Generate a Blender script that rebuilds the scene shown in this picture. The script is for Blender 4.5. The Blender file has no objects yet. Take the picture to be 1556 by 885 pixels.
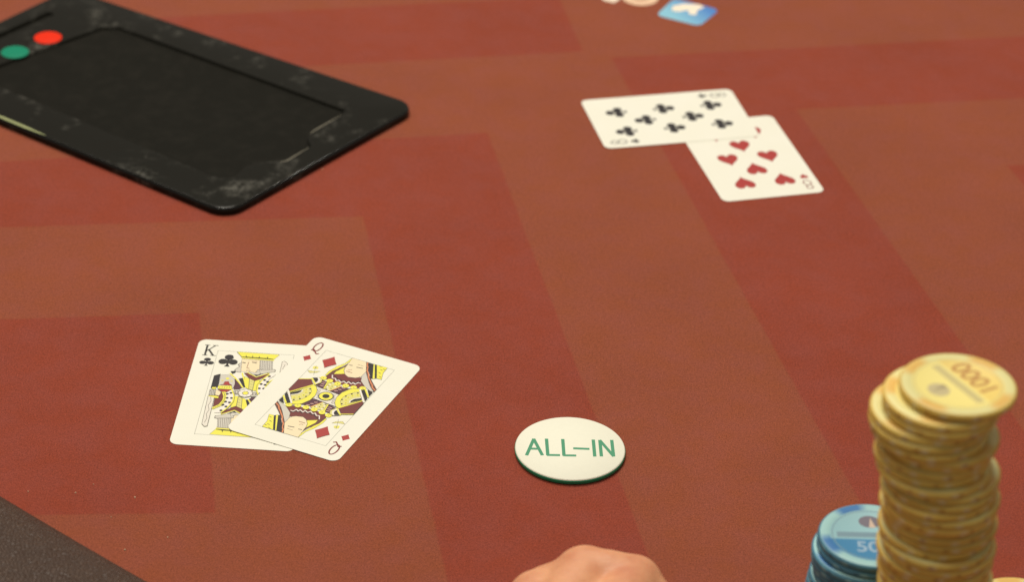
import bpy, bmesh, math, random
from mathutils import Vector, Matrix
from mathutils.geometry import tessellate_polygon

# ------------------------------------------------------------------ scene, camera, light
scene = bpy.context.scene
COL = scene.collection
CM = 0.01                      # everything below is measured in centimetres


def srgb(r, g, b, a=1.0):
    def f(c):
        c /= 255.0
        return c / 12.92 if c <= 0.04045 else ((c + 0.055) / 1.055) ** 2.4
    return (f(r), f(g), f(b), a)


def look_from(loc, pitch, roll):
    """rotation of a camera that faces +y, tipped down by pitch and rolled"""
    cp, sp = math.cos(pitch), math.sin(pitch)
    fw = Vector((0, cp, -sp)); r = Vector((1, 0, 0)); u = r.cross(fw)
    r2 = math.cos(roll) * r + math.sin(roll) * u
    u2 = -math.sin(roll) * r + math.cos(roll) * u
    m = Matrix((r2, u2, -fw)).transposed().to_4x4()
    m.translation = Vector(loc)
    return m


cam_data = bpy.data.cameras.new('camera')
cam = bpy.data.objects.new('camera', cam_data)
COL.objects.link(cam)
cam.matrix_world = look_from((0, -1.05, 0.7109), math.radians(31.741), math.radians(2.2167))
cam_data.sensor_width = 36.0
cam_data.sensor_fit = 'HORIZONTAL'
cam_data.lens = 4133.06 * 36.0 / 1556.0
cam_data.clip_start = 0.02
cam_data.clip_end = 50.0
cam_data.dof.use_dof = True
cam_data.dof.focus_distance = 1.235
cam_data.dof.aperture_fstop = 9.2
scene.camera = cam

world = bpy.data.worlds.new('World')
scene.world = world
world.use_nodes = True
bg = world.node_tree.nodes['Background']
bg.inputs[0].default_value = (1.0, 0.93, 0.82, 1)
bg.inputs[1].default_value = 0.25

scene.view_settings.view_transform = 'Standard'
scene.view_settings.look = 'None'
scene.view_settings.exposure = 0.0
scene.view_settings.gamma = 1.0


def lamp(name, loc, size, power, target=(0, 0, 0), color=(1, 0.93, 0.82), shape='DISK'):
    d = bpy.data.lights.new(name, 'AREA')
    d.shape = shape; d.size = size; d.energy = power; d.color = color
    o = bpy.data.objects.new(name, d); COL.objects.link(o)
    o.location = loc
    o.rotation_euler = (Vector(target) - Vector(loc)).to_track_quat('-Z', 'Y').to_euler()
    return o


lamp('ceiling_panel_light', (-0.25, 0.95, 2.3), 1.3, 49.5, target=(0, 0.1, 0))
for lx, ly in ((-0.95, -0.2), (-0.62, -0.35), (-0.35, -0.42), (-0.1, -0.5), (0.9, 1.9), (-1.3, 1.6)):
    lamp('ceiling_spot_light', (lx, ly, 2.3), 0.05, 3.0, target=(lx * .3, ly * .3, 0))

# ------------------------------------------------------------------ helpers
def tag(o, label=None, cat=None, group=None, kind=None):
    if label: o['label'] = label
    if cat: o['category'] = cat
    if group: o['group'] = group
    if kind: o['kind'] = kind
    return o


def empty(name, loc, rotz=0.0, rot=None):
    o = bpy.data.objects.new(name, None)
    COL.objects.link(o)
    o.empty_display_size = 0.01
    o.location = Vector(loc) * CM
    o.rotation_euler = rot if rot else (0, 0, rotz)
    return o


def mesh_obj(name, verts, faces, mats, parent=None, idx=None, smooth=False, loc=(0, 0, 0), rotz=0.0):
    me = bpy.data.meshes.new(name)
    me.from_pydata([tuple(c * CM for c in v) for v in verts], [], faces)
    for m in (mats if isinstance(mats, (list, tuple)) else [mats]):
        me.materials.append(m)
    if idx:
        me.polygons.foreach_set('material_index', idx)
    if smooth:
        me.polygons.foreach_set('use_smooth', [True] * len(me.polygons))
    me.update()
    o = bpy.data.objects.new(name, me)
    COL.objects.link(o)
    o.location = Vector(loc) * CM
    o.rotation_euler = (0, 0, rotz)
    if parent: o.parent = parent
    return o


def soft_normals(o, angle=35):
    """smooth shading except across sharp edges"""
    bm = bmesh.new(); bm.from_mesh(o.data)
    for f in bm.faces: f.smooth = True
    for e in bm.edges:
        if len(e.link_faces) == 2 and e.calc_face_angle() > math.radians(angle): e.smooth = False
    bm.to_mesh(o.data); bm.free()


class NT:
    """small wrapper for building a material's nodes"""
    def __init__(self, name):
        self.m = bpy.data.materials.new(name); self.m.use_nodes = True
        self.t = self.m.node_tree; self.n = self.t.nodes; self.b = self.n['Principled BSDF']

    def node(self, kind, **kw):
        nd = self.n.new(kind)
        for k, v in kw.items(): setattr(nd, k, v)
        return nd

    def link(self, a, b): self.t.links.new(a, b)

    def val(self, sock, v):
        if hasattr(v, 'is_output'): self.link(v, sock)
        else: sock.default_value = v

    def math(self, op, a, b=0.0, c=0.0, clamp=False):
        nd = self.node('ShaderNodeMath', operation=op, use_clamp=clamp)
        self.val(nd.inputs[0], a); self.val(nd.inputs[1], b); self.val(nd.inputs[2], c)
        return nd.outputs[0]

    def mix(self, fac, a, b):
        nd = self.node('ShaderNodeMix', data_type='RGBA')
        self.val(nd.inputs[0], fac); self.val(nd.inputs[6], a); self.val(nd.inputs[7], b)
        return nd.outputs[2]

    def noise(self, scale, detail=3.0, rough=0.55, vec=None, out=0):
        nd = self.node('ShaderNodeTexNoise')
        nd.inputs['Scale'].default_value = scale; nd.inputs['Detail'].default_value = detail
        nd.inputs['Roughness'].default_value = rough
        self.link(vec if vec is not None else self.obj(), nd.inputs['Vector'])
        return nd.outputs[out]

    def obj(self):
        if not hasattr(self, '_tc'): self._tc = self.node('ShaderNodeTexCoord')
        return self._tc.outputs['Object']

    def ramp(self, fac, lo, hi, a=0.0, b=1.0):
        nd = self.node('ShaderNodeMapRange'); nd.clamp = True
        self.val(nd.inputs[0], fac)
        for i, v in enumerate((lo, hi, a, b)): nd.inputs[1 + i].default_value = v
        return nd.outputs[0]

    def bump(self, height, strength, dist):
        nd = self.node('ShaderNodeBump'); nd.inputs['Strength'].default_value = strength
        nd.inputs['Distance'].default_value = dist
        self.link(height, nd.inputs['Height']); self.link(nd.outputs[0], self.b.inputs['Normal'])

    def base(self, c): self.val(self.b.inputs['Base Color'], c)

    def rough(self, r): self.val(self.b.inputs['Roughness'], r)


def plain(name, col, rough=0.5, var=0.0, spec=0.5):
    t = NT(name)
    if var:
        f = t.noise(350.0, 3.0)
        t.base(t.mix(t.ramp(f, 0.3, 0.7), col, tuple(c * (1 - var) for c in col[:3]) + (1,)))
    else:
        t.base(col)
    t.rough(rough); t.b.inputs['Specular IOR Level'].default_value = spec
    return t.m


# ------------------------------------------------------------------ the felt with its printed pattern
def felt_material():
    t = NT('printed_felt')
    warp = t.node('ShaderNodeVectorMath', operation='MULTIPLY_ADD')
    t.link(t.noise(90.0, 2.0, out=1), warp.inputs[0])
    warp.inputs[1].default_value = (0.0014, 0.0014, 0.0); t.link(t.obj(), warp.inputs[2])
    P = warp.outputs[0]

    def side(a, b, keep):
        """1 on the side of the line a-b where the point keep lies"""
        a, b, keep = Vector(a) * CM, Vector(b) * CM, Vector(keep) * CM
        n = Vector((-(b - a).y, (b - a).x)).normalized()
        if (keep - a).dot(n) < 0: n = -n
        d = t.node('ShaderNodeVectorMath', operation='DOT_PRODUCT')
        t.link(P, d.inputs[0]); d.inputs[1].default_value = (n.x, n.y, 0)
        return t.ramp(d.outputs['Value'], a.dot(n) - 0.0007, a.dot(n) + 0.0007)

    def area(keep, *lines):
        r = None
        for a, b in lines:
            s = side(a, b, keep)
            r = s if r is None else t.math('MULTIPLY', r, s)
        return r
    k = (-6, 0)
    outer = area(k, ((-8.83, 24.89), (-1.71, 26.37)), ((-1.47, 25.7), (6.44, -11.53)))
    inner = area((-9, 0), ((-26.23, 14.22), (-7.92, 16.76)), ((-7.68, 16.24), (-2.2, -13.45)))
    block = area((-18, 0), ((-24.66, 5.53), (-15.11, 6.83)), ((-15.11, 6.83), (-12.78, -7.5)), ((-19.85, -10.01), (-13.34, -9.44)))
    band = area((-2, 38), ((-11.32, 33.72), (3.55, 36.75)), ((2.49, 42.52), (3.55, 37.18)), ((-17.25, 39.88), (-6.87, 42.05)))
    far_out = area((24, 0), ((5.45, 36.15), (29.8, 41.0)), ((5.37, 35.81), (15.81, -6.36)))
    far_in = area((30, 0), ((15.74, 30.58), (28.68, 33.01)), ((15.71, 30.18), (22.19, 6.24)))
    far_block = area((40, 0), ((26.6, 24.9), (36.6, 26.8)), ((26.8, 24.6), (33.28, 0.66)))
    inv = lambda s: t.math('SUBTRACT', 1.0, s)
    m = t.math('MULTIPLY', outer, inv(inner))
    for extra in (block, band, t.math('MULTIPLY', far_out, inv(far_in)), far_block):
        m = t.math('ADD', m, extra, clamp=True)
    fibre = t.noise(1500.0, 4.0, 0.7)
    patch = t.noise(60.0, 4.0, 0.6)
    cloud = t.noise(14.0, 3.0, 0.5)
    red = t.mix(t.ramp(patch, 0.35, 0.68), FELT_RED_A, FELT_RED_B)
    brown = t.mix(t.ramp(patch, 0.35, 0.68), FELT_BROWN_A, FELT_BROWN_B)
    c = t.mix(m, brown, red)
    nap = t.noise(520.0, 3.0, 0.6)
    v = t.math('ADD', t.math('ADD', t.ramp(fibre, 0.28, 0.72, 0.5, 1.5), t.ramp(nap, 0.3, 0.7, -0.09, 0.09)), t.ramp(cloud, 0.3, 0.7, -0.05, 0.05))
    sc = t.node('ShaderNodeVectorMath', operation='SCALE')
    t.link(c, sc.inputs[0]); t.link(v, sc.inputs['Scale'])
    t.base(sc.outputs[0])
    t.rough(0.95)
    t.b.inputs['Specular IOR Level'].default_value = 0.15
    t.b.inputs['Sheen Weight'].default_value = 0.12
    t.b.inputs['Sheen Roughness'].default_value = 0.5
    t.b.inputs['Sheen Tint'].default_value = (1, 0.75, 0.6, 1)
    t.bump(fibre, 0.35, 0.0004)
    return t.m


FELT_RED_A, FELT_RED_B = srgb(137, 61, 43), srgb(137, 65, 52)
FELT_BROWN_A, FELT_BROWN_B = srgb(138, 72, 48), srgb(138, 73, 56)

table = empty('poker_table', (0, 0, 0))
tag(table, 'poker table covered in rust red and brown patterned felt with a padded rail', 'table')
nx, ny = 60, 72
vs = [(-75 + 150 * i / nx, -62 + 180 * j / ny, 0) for j in range(ny + 1) for i in range(nx + 1)]
fs = [(j * (nx + 1) + i, j * (nx + 1) + i + 1, (j + 1) * (nx + 1) + i + 1, (j + 1) * (nx + 1) + i) for j in range(ny) for i in range(nx)]
# the cloth ends under the padded rail
RAIL_D = Vector((math.cos(math.radians(-37.9)), math.sin(math.radians(-37.9))))
RAIL_N = Vector((-RAIL_D.y, RAIL_D.x)); RAIL_S = Vector((-17.35, -14.55)) + RAIL_N * 0.75


def inside_rail(v):
    q = Vector(v[:2]) - RAIL_S; s = q.dot(RAIL_D)
    return q.dot(RAIL_N) - 0.0016 * s * s > -8.5


fs = [f for f in fs if all(inside_rail(vs[i]) for i in f)]
used = sorted({i for f in fs for i in f}); remap = {i: k for k, i in enumerate(used)}
mesh_obj('felt_top', [vs[i] for i in used], [tuple(remap[i] for i in f) for f in fs], felt_material(), table)


def leather_material():
    t = NT('rail_leather')
    vor = t.node('ShaderNodeTexVoronoi'); vor.feature = 'DISTANCE_TO_EDGE'
    vor.inputs['Scale'].default_value = 640.0
    t.link(t.obj(), vor.inputs['Vector'])
    grain = t.ramp(vor.outputs['Distance'], 0.0, 0.22)
    big = t.noise(55.0, 4.0)
    t.base(t.mix(t.math('MULTIPLY', grain, t.ramp(t.noise(300.0, 3.0), 0.3, 0.7, 0.25, 1.0)), srgb(58, 39, 27), t.mix(t.ramp(big, 0.35, 0.65), srgb(70, 49, 35), srgb(82, 59, 42))))
    t.rough(t.ramp(big, 0.3, 0.7, 0.46, 0.56))
    t.b.inputs['Specular IOR Level'].default_value = 0.42
    t.bump(grain, 0.6, 0.0005)
    return t.m


def rail():
    # padded roll that runs along the near left edge of the felt
    prof = []
    for k in range(17):
        a = math.pi * k / 16
        x = math.copysign(abs(math.cos(a)) ** 0.62, math.cos(a)); z = abs(math.sin(a)) ** 0.75
        prof.append((-6.2 + 6.2 * x, 2.6 * z))
    prof = [(0.0, -3.0)] + prof + [(-12.4, -3.0)]
    d = Vector((math.cos(math.radians(-37.9)), math.sin(math.radians(-37.9))))
    n = Vector((-d.y, d.x))          # towards the felt
    start = Vector((-17.35, -14.55)) + n * 0.75
    vs, fs, N = [], [], 60
    for i in range(N + 1):
        s = -45 + 110 * i / N
        p = start + d * s + n * (0.0016 * s * s)
        tdir = (d + n * (0.0032 * s)).normalized(); nn = Vector((-tdir.y, tdir.x))
        for (o, z) in prof: vs.append((p.x + nn.x * o, p.y + nn.y * o, z))
    m = len(prof)
    for i in range(N):
        for k in range(m - 1):
            a = i * m + k
            fs.append((a, a + m, a + m + 1, a + 1))
    fs.append(tuple(range(m - 1, -1, -1))); fs.append(tuple(range(N * m, N * m + m)))
    o = mesh_obj('padded_rail', vs, fs, leather_material(), table)
    bm = bmesh.new(); bm.from_mesh(o.data); bmesh.ops.recalc_face_normals(bm, faces=bm.faces); bm.to_mesh(o.data); bm.free()
    soft_normals(o, 50)


rail()


# ------------------------------------------------------------------ flat printing
INK = {
    'Y': plain('yellow_ink', srgb(237, 230, 82), 0.45), 'P': plain('pale_gold_ink', srgb(220, 213, 130), 0.45),
    'M': plain('maroon_ink', srgb(112, 45, 42), 0.45), 'V': plain('plum_ink', srgb(82, 42, 58), 0.45),
    'N': plain('black_ink', srgb(40, 35, 38), 0.4), 'G': plain('grey_ink', srgb(206, 201, 188), 0.45),
    'S': plain('skin_tone_ink', srgb(238, 222, 184), 0.45), 'W': plain('white_ink', srgb(238, 232, 222), 0.45),
    'R': plain('red_ink', srgb(168, 50, 46), 0.45), 'O': plain('orange_ink', srgb(224, 140, 92), 0.45),
    'D': plain('grey_line_ink', srgb(98, 91, 82), 0.45), 'B': plain('brown_line_ink', srgb(160, 120, 96), 0.45),
    'B2': plain('brown_ink', srgb(104, 62, 48), 0.45), 'F': plain('off_white_ink', srgb(228, 222, 208), 0.45),
    'K': plain('pink_ink', srgb(228, 184, 172), 0.45), 'L': plain('hairline_ink', srgb(168, 166, 154), 0.45),
    'X': plain('outline_ink', srgb(58, 48, 44), 0.45), 'T': plain('brown_index_ink', srgb(128, 38, 36), 0.45), 'C': plain('black_index_ink', srgb(48, 44, 40), 0.45),
}


def stroke(pts, w, closed=False):
    """quads for a line of width w through pts"""
    P = [Vector(p) for p in pts]
    out, n = [], len(P)
    for i in range(n if closed else n - 1):
        a, b = P[i], P[(i + 1) % n]
        d = (b - a)
        if d.length < 1e-6: continue
        d.normalize(); q = Vector((-d.y, d.x)) * w / 2; e = d * w * 0.22
        out.append([tuple(a - q - e), tuple(b - q + e), tuple(b + q + e), tuple(a + q - e)])
    return out


def disc(c, r, n=14, sx=1.0):
    return [(c[0] + r * sx * math.cos(2 * math.pi * k / n), c[1] + r * math.sin(2 * math.pi * k / n)) for k in range(n)]


def print_mesh(name, shapes, parent, z, step=0.00015, loc=(0, 0, 0), rotz=0.0):
    """shapes: (ink, [polygon, ...]) drawn one over the other as thin layers of ink"""
    vs, fs, idx, mats = [], [], [], []
    for k, (ink, polys) in enumerate(shapes):
        m = INK[ink] if isinstance(ink, str) else ink
        if m not in mats: mats.append(m)
        for q, poly in enumerate(polys):
            b = len(vs)
            v3 = [Vector((p[0], p[1], 0)) for p in poly]
            for p in poly: vs.append((p[0], p[1], z + step * k + 0.00006 * (q % 3)))
            for tri in tessellate_polygon([v3]):
                a, c, d = (v3[i] for i in tri)
                nz = (c - a).cross(d - a).z
                if abs(nz) < 1e-9: continue
                fs.append(tuple(b + i for i in (tri if nz > 0 else tri[::-1]))); idx.append(mats.index(m))
    return mesh_obj(name, vs, fs, mats, parent, idx, loc=loc, rotz=rotz)


def club(c, h, flip=1, sx=1.0):
    s = h * flip
    f = lambda x, y: (c[0] + x * s * sx, c[1] + y * s)
    polys = [[f(*p) for p in disc(q, 0.215, 18)] for q in ((0, 0.295), (-0.24, -0.1), (0.24, -0.1))]
    polys.append([f(*p) for p in ((-0.05, 0.1), (-0.09, -0.1), (-0.04, -0.25), (-0.06, -0.4), (-0.14, -0.5), (0.14, -0.5), (0.06, -0.4), (0.04, -0.25), (0.09, -0.1), (0.05, 0.1))])
    return polys


def heart(c, h, flip=1):
    pts = []
    for k in range(36):
        a = 2 * math.pi * k / 36
        x = 16 * math.sin(a) ** 3; y = 13 * math.cos(a) - 5 * math.cos(2 * a) - 2 * math.cos(3 * a) - math.cos(4 * a)
        pts.append((c[0] + flip * h * x / 36, c[1] + flip * h * (y + 2.5) / 29))
    return [pts[::-1]]


def diamond(c, h, flip=1, w=0.72):
    pts = []
    K = [(0, 0.5), (w / 2, 0), (0, -0.5), (-w / 2, 0)]
    for i in range(4):
        a, b = K[i], K[(i + 1) % 4]
        for k in range(4):
            u = k / 4; s = 1 - 0.05 * math.sin(math.pi * u)
            pts.append((c[0] + h * s * (a[0] * (1 - u) + b[0] * u), c[1] + h * s * (a[1] * (1 - u) + b[1] * u)))
    return [pts[::-1]]


def rot180(polys): return [[(-x, -y) for x, y in p] for p in polys]


# ------------------------------------------------------------------ playing cards
def card_stock_material():
    t = NT('card_stock')
    f = t.noise(45.0, 3.0)
    t.base(t.mix(t.ramp(f, 0.35, 0.7), CARD_A, CARD_B))
    t.rough(0.42)
    t.bump(t.noise(1200.0, 2.0), 0.06, 0.0002)
    return t.m


CARD_A, CARD_B = srgb(235, 233, 217), srgb(237, 235, 221)
CARD = card_stock_material()
CARD_W, CARD_H, CARD_T = 5.7, 8.8, 0.02


def card(name, label, loc, rot):
    root = empty(name, loc, rot=rot)
    tag(root, label, 'playing card', 'playing cards lying face up on the felt')
    r, w, h = 0.40, CARD_W / 2, CARD_H / 2
    ring = []
    for cx, cy, a0 in ((w - r, h - r, 0), (-w + r, h - r, 90), (-w + r, -h + r, 180), (w - r, -h + r, 270)):
        for k in range(9):
            a = math.radians(a0 + 90 * k / 8); ring.append((cx + r * math.cos(a), cy + r * math.sin(a)))
    n = len(ring)
    vs = [(x, y, 0) for x, y in ring] + [(x, y, CARD_T) for x, y in ring]
    fs = [tuple(range(n - 1, -1, -1)), tuple(range(n, 2 * n))] + [(i, (i + 1) % n, n + (i + 1) % n, n + i) for i in range(n)]
    mesh_obj('card_stock', vs, fs, CARD, root)
    return root


Z1 = CARD_T + 0.0006


def frame_lines(shapes, w=1.82, h=3.5, t=0.022):
    shapes.append(('L', stroke([(-w, -h), (w, -h), (w, h), (-w, h)], t, True)))


def court(art, clip=(1.81, 3.49)):
    """turn the drawn half of a court figure and its half-turn copy into printed shapes"""
    def clamp(p): return (max(-clip[0], min(clip[0], p[0])), max(-clip[1], min(clip[1], p[1])))
    shapes = []
    for s in art:
        if s[0] == 'p':
            polys = [[clamp(p) for p in s[2]]]
            if s[1] in 'YPMVRSGO' or s[1] == 'B2':
                line = stroke(polys[0], 0.026, True)
                shapes.append(('X', line)); shapes.append(('X', rot180(line)))
        elif s[0] == 'l': polys = [[clamp(p) for p in q] for q in stroke(s[3], s[2])]
        else: polys = [disc(s[3], s[2], 12)]
        shapes.append((s[1], polys)); shapes.append((s[1], rot180(polys)))
    return shapes


KING_ART=[["p","Y",[[-0.9,3.48],[1.13,3.45],[0.92,3.02],[-0.62,3.06]]],
["p","N",[[-0.62,3.1],[-0.44,3.1],[-0.44,3.29],[-0.39,3.11],[-0.13,3.11],[-0.14,3.3],[-0.08,3.1],[0.19,3.11],[0.19,3.26],[0.25,3.1],[0.58,3.1],[0.58,3.27],[0.64,3.09],[0.91,3.05],[0.91,2.96],[-0.61,3.0]]],
["l","N",0.03,[[-0.91,3.47],[-0.61,3.04]]],
["l","Y",0.09,[[-0.61,2.99],[0.91,2.95]]],
["l","M",0.04,[[-0.58,2.91],[0.9,2.87]]],
["p","S",[[-0.58,2.9],[0.28,2.88],[0.36,2.12],[0.2,1.82],[-0.1,1.78],[-0.49,1.85],[-0.55,2.32]]],
["p","G",[[0.28,2.88],[0.87,2.87],[0.97,2.13],[0.36,2.12]]],
["l","D",0.018,[[0.31,2.87],[0.4,2.14]]],
["l","D",0.018,[[0.4,2.86],[0.48,2.14]]],
["l","D",0.018,[[0.48,2.86],[0.57,2.14]]],
["l","D",0.018,[[0.57,2.86],[0.65,2.14]]],
["l","D",0.018,[[0.65,2.86],[0.74,2.14]]],
["l","D",0.018,[[0.74,2.86],[0.82,2.15]]],
["l","D",0.018,[[0.83,2.86],[0.91,2.15]]],
["p","G",[[0.26,2.05],[0.96,2.18],[1.12,2.14],[1.11,1.96],[0.91,1.9],[0.46,1.7],[0.28,1.83]]],
["l","D",0.02,[[0.26,2.05],[0.65,2.05],[1.04,2.16],[1.12,2.08],[1.09,1.95],[0.91,1.9],[0.46,1.7]]],
["p","G",[[-0.55,2.62],[-0.7,2.38],[-0.6,2.24],[-0.79,1.93],[-0.73,1.77],[-0.48,1.76],[-0.54,2.32]]],
["l","D",0.02,[[-0.55,2.62],[-0.69,2.38],[-0.59,2.25],[-0.78,1.93],[-0.72,1.77],[-0.47,1.74]]],
["p","G",[[-0.11,1.84],[0.2,1.79],[0.38,1.95],[0.46,1.7],[0.27,1.57],[0.06,1.66]]],
["l","N",0.06,[[-0.49,2.59],[-0.38,2.58]]],
["l","D",0.05,[[-0.05,2.65],[0.15,2.62]]],
["l","B",0.03,[[-0.23,2.66],[-0.25,2.15],[-0.13,2.12]]],
["l","B",0.03,[[-0.25,1.94],[-0.05,1.95]]],
["l","B",0.02,[[-0.1,2.74],[0.17,2.74]]],
["p","N",[[0.15,1.64],[0.29,1.49],[0.6,1.74],[0.44,1.72],[0.35,1.62]]],
["p","M",[[-0.31,1.7],[-0.15,1.72],[0.3,1.42],[0.86,1.83],[0.84,1.64],[0.56,1.33],[0.29,1.1],[-0.0,1.27]]],
["l","Y",0.05,[[-0.15,1.75],[0.3,1.43],[0.86,1.82]]],
["p","Y",[[-0.25,1.41],[-0.0,1.25],[0.29,1.08],[0.51,1.24],[0.5,0.72],[0.54,0.29],[0.3,0.27],[-0.02,0.45]]],
["p","P",[[0.02,1.24],[0.25,1.1],[0.28,0.3],[0.09,0.42]]],
["l","D",0.025,[[0.01,1.25],[0.09,0.42]]],
["l","D",0.025,[[0.27,1.08],[0.29,0.26]]],
["l","D",0.015,[[0.07,1.04],[0.24,0.97]]],
["l","D",0.015,[[0.11,0.81],[0.28,0.74]]],
["l","D",0.015,[[0.14,0.57],[0.31,0.5]]],
["p","N",[[-0.97,1.77],[-0.72,1.85],[-0.72,1.69],[-0.84,1.56]]],
["p","V",[[-0.67,1.22],[-0.49,1.01],[-0.23,0.46],[-0.35,0.3],[-0.59,0.31],[-0.62,0.6]]],
["p","N",[[-0.5,1.2],[-0.25,1.3],[-0.08,0.51],[-0.17,0.5]]],
["l","Y",0.07,[[-0.4,1.69],[-0.23,1.15],[-0.04,0.5]]],
["l","Y",0.07,[[-0.95,1.59],[-0.67,1.25],[-0.43,0.88],[-0.19,0.47]]],
["p","N",[[-1.68,1.33],[-1.4,1.51],[-1.35,0.41],[-1.44,0.33],[-1.67,0.26]]],
["p","G",[[-1.37,1.42],[-0.98,1.47],[-0.67,1.09],[-0.61,0.77],[-0.63,0.41],[-0.67,0.26],[-1.3,0.4],[-1.34,0.54]]],
["p","R",[[-1.29,0.57],[-1.13,0.64],[-1.09,0.87],[-0.93,0.9],[-0.86,0.71],[-0.72,0.6]]],
["p","Y",[[-1.35,0.49],[-0.74,0.56],[-0.69,0.4],[-0.69,0.25],[-1.34,0.25]]],
["l","D",0.03,[[-1.27,0.33],[-1.24,0.39]]],
["l","D",0.03,[[-1.16,0.35],[-1.13,0.41]]],
["l","D",0.03,[[-1.05,0.36],[-1.02,0.42]]],
["l","D",0.03,[[-0.94,0.37],[-0.91,0.43]]],
["l","D",0.03,[[-0.83,0.38],[-0.8,0.44]]],
["p","R",[[-1.3,0.17],[-0.69,0.24],[-0.81,0.1],[-0.95,-0.01],[-1.12,0.03]]],
["l","N",0.02,[[-1.29,0.57],[-0.72,0.59]]],
["l","N",0.02,[[-1.32,0.18],[-0.68,0.24]]],
["c","Y",0.085,[-1.01,1.13]],
["c","P",0.06,[-1.22,0.96]],
["c","P",0.06,[-0.79,0.94]],
["p","M",[[-1.34,-0.61],[-1.31,-0.29],[-1.19,-0.31],[-1.12,-0.01],[-1.04,-0.07],[-0.97,-0.43],[-1.0,-0.79],[-1.12,-1.05],[-1.32,-1.27]]],
["l","Y",0.15,[[-1.01,-0.02],[-0.9,-0.35],[-0.9,-0.72],[-1.03,-1.1],[-1.32,-1.39]]],
["l","D",0.025,[[-1.01,-0.02],[-0.9,-0.35],[-0.9,-0.72],[-1.03,-1.1],[-1.32,-1.39]]],
["p","W",[[-0.84,0.02],[-0.67,0.22],[-0.5,-0.23],[-0.48,-0.73],[-0.64,-1.25],[-0.89,-1.7],[-1.21,-1.74],[-0.92,-1.28],[-0.82,-0.77],[-0.84,-0.34]]],
["c","N",0.075,[-0.67,-0.05]],
["c","N",0.075,[-0.83,-0.14]],
["c","N",0.075,[-0.79,-0.48]],
["c","N",0.075,[-0.58,-0.47]],
["c","N",0.075,[-0.62,-0.84]],
["c","N",0.075,[-0.81,-0.79]],
["c","N",0.075,[-0.73,-1.19]],
["c","N",0.075,[-0.91,-1.53]],
["c","N",0.075,[-0.89,-1.06]],
["l","Y",0.07,[[-0.67,0.24],[-0.5,-0.23],[-0.48,-0.73],[-0.64,-1.25],[-0.89,-1.7]]],
["l","D",0.02,[[-0.59,0.12],[-0.46,-0.23],[-0.44,-0.74],[-0.61,-1.28],[-0.86,-1.73]]],
["p","N",[[-1.67,-0.51],[-1.63,-0.54],[-1.61,-1.39],[-1.67,-1.4]]],
["p","S",[[-1.4,0.14],[-1.21,0.05],[-1.14,-0.12],[-1.19,-0.33],[-1.37,-0.29]]],
["p","G",[[-1.68,0.13],[-1.4,0.16],[-1.39,-0.33],[-1.66,-0.34]]],
["l","D",0.025,[[-1.65,0.13],[-1.62,-0.35]]],
["l","D",0.025,[[-1.58,0.14],[-1.55,-0.34]]],
["l","D",0.025,[[-1.51,0.14],[-1.48,-0.33]]],
["l","D",0.025,[[-1.44,0.15],[-1.41,-0.32]]],
["p","Y",[[-1.61,0.33],[-1.43,0.35],[-1.43,0.19],[-1.61,0.19]]],
["p","Y",[[-1.68,-0.4],[-1.34,-0.36],[-1.19,-0.42],[-1.19,-0.56],[-1.27,-0.55],[-1.64,-0.54]]],
["p","F",[[-1.68,-0.42],[-1.38,-0.53],[-1.34,-2.84],[-1.47,-2.89],[-1.61,-2.7]]],
["l","D",0.02,[[-1.68,-0.42],[-1.61,-2.7],[-1.47,-2.89],[-1.34,-2.84],[-1.38,-0.53]]],
["l","D",0.02,[[-1.55,-0.48],[-1.48,-0.83],[-1.56,-1.19],[-1.46,-1.53],[-1.53,-1.89],[-1.45,-2.23],[-1.51,-2.59]]],
["p","G",[[-0.56,0.22],[-0.3,0.26],[-0.24,-0.09],[-0.49,-0.12]]],
["l","D",0.03,[[-0.49,0.13],[-0.46,-0.06],[-0.34,-0.05],[-0.37,0.15],[-0.49,0.13]]],
["l","N",0.02,[[-0.57,0.23],[-0.3,0.27]]]]
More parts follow.
